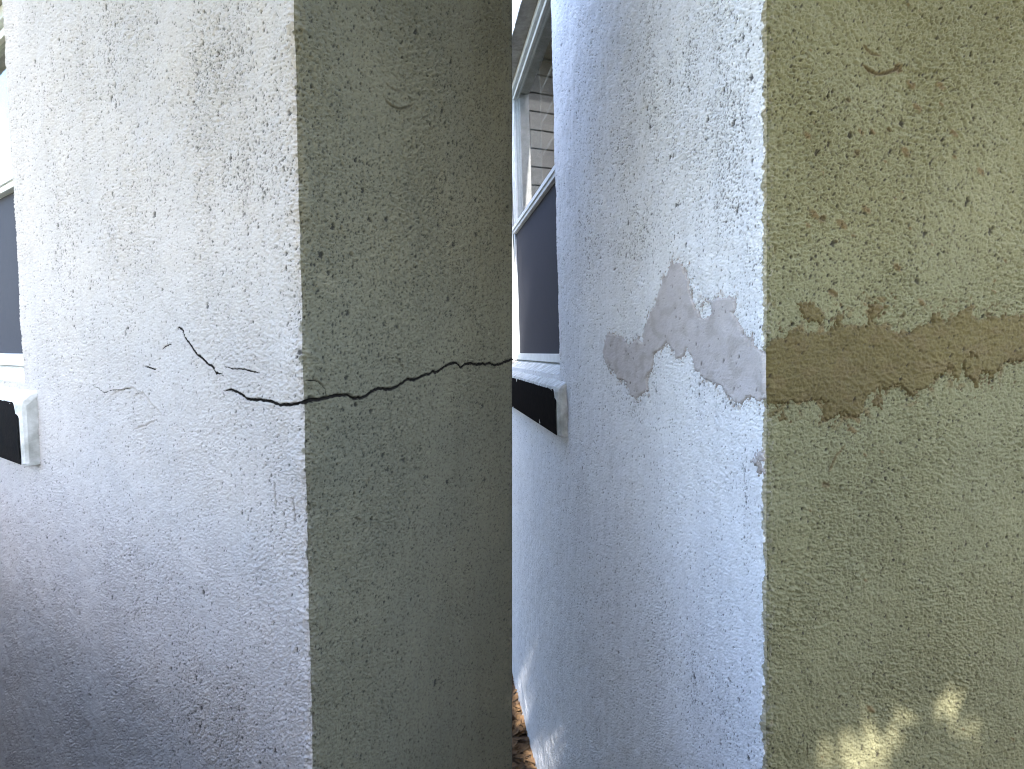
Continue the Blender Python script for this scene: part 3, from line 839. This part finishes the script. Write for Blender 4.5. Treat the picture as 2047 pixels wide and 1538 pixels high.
# ------------------------------------------------------------------ neighbour's boarded house beyond, seen only mirrored in the window glass
nh = bpy.data.objects.new('neighbour_house', None); COL.objects.link(nh)
nh.location = (-7.5, 6.8, GZ); nh.rotation_euler = (0, 0, math.radians(-8))
tag(nh, 'brown grey boarded house standing behind the two rendered corners', 'house')
b = MB(); b.box(0, 9, .03, 5, -.1, 5.2)
for k in range(26): b.box(-.01, 9.01, -.004-.0*k, .028, .02+.2*k, .205+.2*k, .004)
b.build('siding', plain_mat('siding', (.036, .036, .036), (.028, .028, .030), 4, .8, .002, 30), nh)
b = MB(); b.box(-.4, 9.4, -.5, 5.4, 5.22, 5.4); b.build('roof', M['roof'], nh)
for k in range(3):
    b = MB(); x = 1.1+2.7*k
    b.box(x, x+1.0, -.03, -.006, 1.1, 1.17); b.box(x, x+1.0, -.03, -.006, 2.33, 2.4); b.box(x, x+.07, -.03, -.006, 1.171, 2.329); b.box(x+.93, x+1, -.03, -.006, 1.171, 2.329); b.box(x+.071, x+.929, -.03, -.006, 1.72, 1.77)
    f_ = b.build('window', M['reveal'], nh)
    b = MB(); b.box(x+.07, x+.93, -.012, -.006, 1.17, 2.33); b.build('pane', M['screen'], f_)

# ------------------------------------------------------------------ shade tree behind the photographer
tr = bpy.data.objects.new('shade_tree', None); COL.objects.link(tr)
tag(tr, 'dense leafy shade tree standing behind the photographer', 'tree')
DIST = 3.3
ctr = np.array([-.1, 1.1, 1.6]) + SUN_DIR*DIST
tr.location = (ctr[0], ctr[1]+.2, GZ)
# gaps: rays towards the sun from the sunlit flecks
flecks = []
def fleck(MAT, face, x, y, rx, ry, rot=0):
    q = px_wall(MAT, face, x, y)
    P = MAT @ (Vector((0, -q[0], q[1])) if face == 'white' else Vector((q[0], 0, q[1])))
    flecks.append((np.array(P), rx, ry, rot))
for q in ((1817, 1445, .011, .024, -.25), (1745, 1468, .013, .018, .3), (1768, 1512, .022, .012, 0), (1676, 1518, .028, .014, 0), (1893, 1386, .013, .013, -.6),
          (1948, 1465, .011, .024, 0), (1940, 1508, .014, .014, 0), (1990, 1335, .013, .014, 0)):
    fleck(MR, 'green', *q)
fleck(ML, 'green', 1006, 1395, .014, .028, 0)
for x, y, a, b in ((1039, 1385, .04, .09), (1047, 1435, .04, .07), (1052, 1470, .03, .06), (1060, 1500, .03, .05), (1080, 1510, .03, .03), (1088, 1535, .04, .04)):
    fleck(MR, 'white', x, y, a, b)
e1 = np.cross(SUN_DIR, [0, 0, 1]); e1 /= np.linalg.norm(e1); e2 = np.cross(e1, SUN_DIR)
r = np.random.RandomState(31)
def crown_cluster(N, rad, lsize):
    c = []
    while len(c) < N:
        p = r.uniform(-1, 1, 3)
        rr = np.linalg.norm(p)
        if rr > 1 or r.rand() > .35+.65*rr: continue
        q = p*rad*(1+.12*float(perlin(p[0]*3, p[1]*3+p[2]*2, 15)))
        c.append(q)
    return np.array(c)
LC = crown_cluster(32000, np.array([2.35, 1.1, 1.5]), .1) 
V, Fc = [], []
fl2 = [((P-ctr)@e1, (P-ctr)@e2, rx, ry, rot) for P, rx, ry, rot in flecks]
for q in LC:
    s = r.uniform(.045, .08)
    u, v_ = q@e1, q@e2
    bad = False
    for fu, fv, rx, ry, rot in fl2:
        du, dv = u-fu, v_-fv
        cr, sr = math.cos(rot), math.sin(rot); du, dv = du*cr-dv*sr, du*sr+dv*cr
        if (du/(rx+s*.34))**2+(dv/(ry+s*.34))**2 < 1: bad = True; break
    if bad: continue
    A = r.randn(3); A /= np.linalg.norm(A); B = np.cross(A, r.randn(3)); B /= np.linalg.norm(B); Nn = np.cross(A, B)
    c = ctr-np.array(tr.location)+q; b = len(V)
    for a_, b_2, n_ in ((-1, 0, 0), (-.2, -.55, .12), (.5, -.4, .1), (1, 0, -.1), (.5, .4, .1), (-.2, .55, .12)):
        V.append(tuple(c+A*s*a_+B*s*b_2+Nn*s*n_))
    Fc += [(b, b+1, b+2, b+3), (b, b+3, b+4, b+5)]
link_mesh('crown', V, Fc, M['leaf'], tr)
def tube(pts, rads, n=10):
    V, Fc = [], []
    for i, (p, rr) in enumerate(zip(pts, rads)):
        for k in range(n):
            a = 2*math.pi*k/n; V.append((p[0]+rr*math.cos(a), p[1]+rr*math.sin(a), p[2]))
    for i in range(len(pts)-1):
        for k in range(n): Fc.append((i*n+k, i*n+(k+1) % n, (i+1)*n+(k+1) % n, (i+1)*n+k))
    return V, Fc
zc = ctr[2]
V, Fc = tube([(0, 0, -.1), (.03, 0, .6), (-.05, .02, 1.6), (.04, 0, zc*.5), (0, 0, zc*.8), (0, 0, zc+.8)], [.26, .2, .17, .15, .1, .03])
for k in range(6):
    a = k*1.05; z0 = 1.9+.3*k
    v2, f2 = tube([(0, 0, z0), (.6*math.cos(a), .4*math.sin(a), z0+.7), (1.6*math.cos(a), .7*math.sin(a), z0+1.4)], [.08, .06, .02], 7)
    bb = len(V); V += v2; Fc += [tuple(bb+i for i in f) for f in f2]
link_mesh('trunk', V, Fc, M['bark'], tr, True)
print('GEOM DONE')
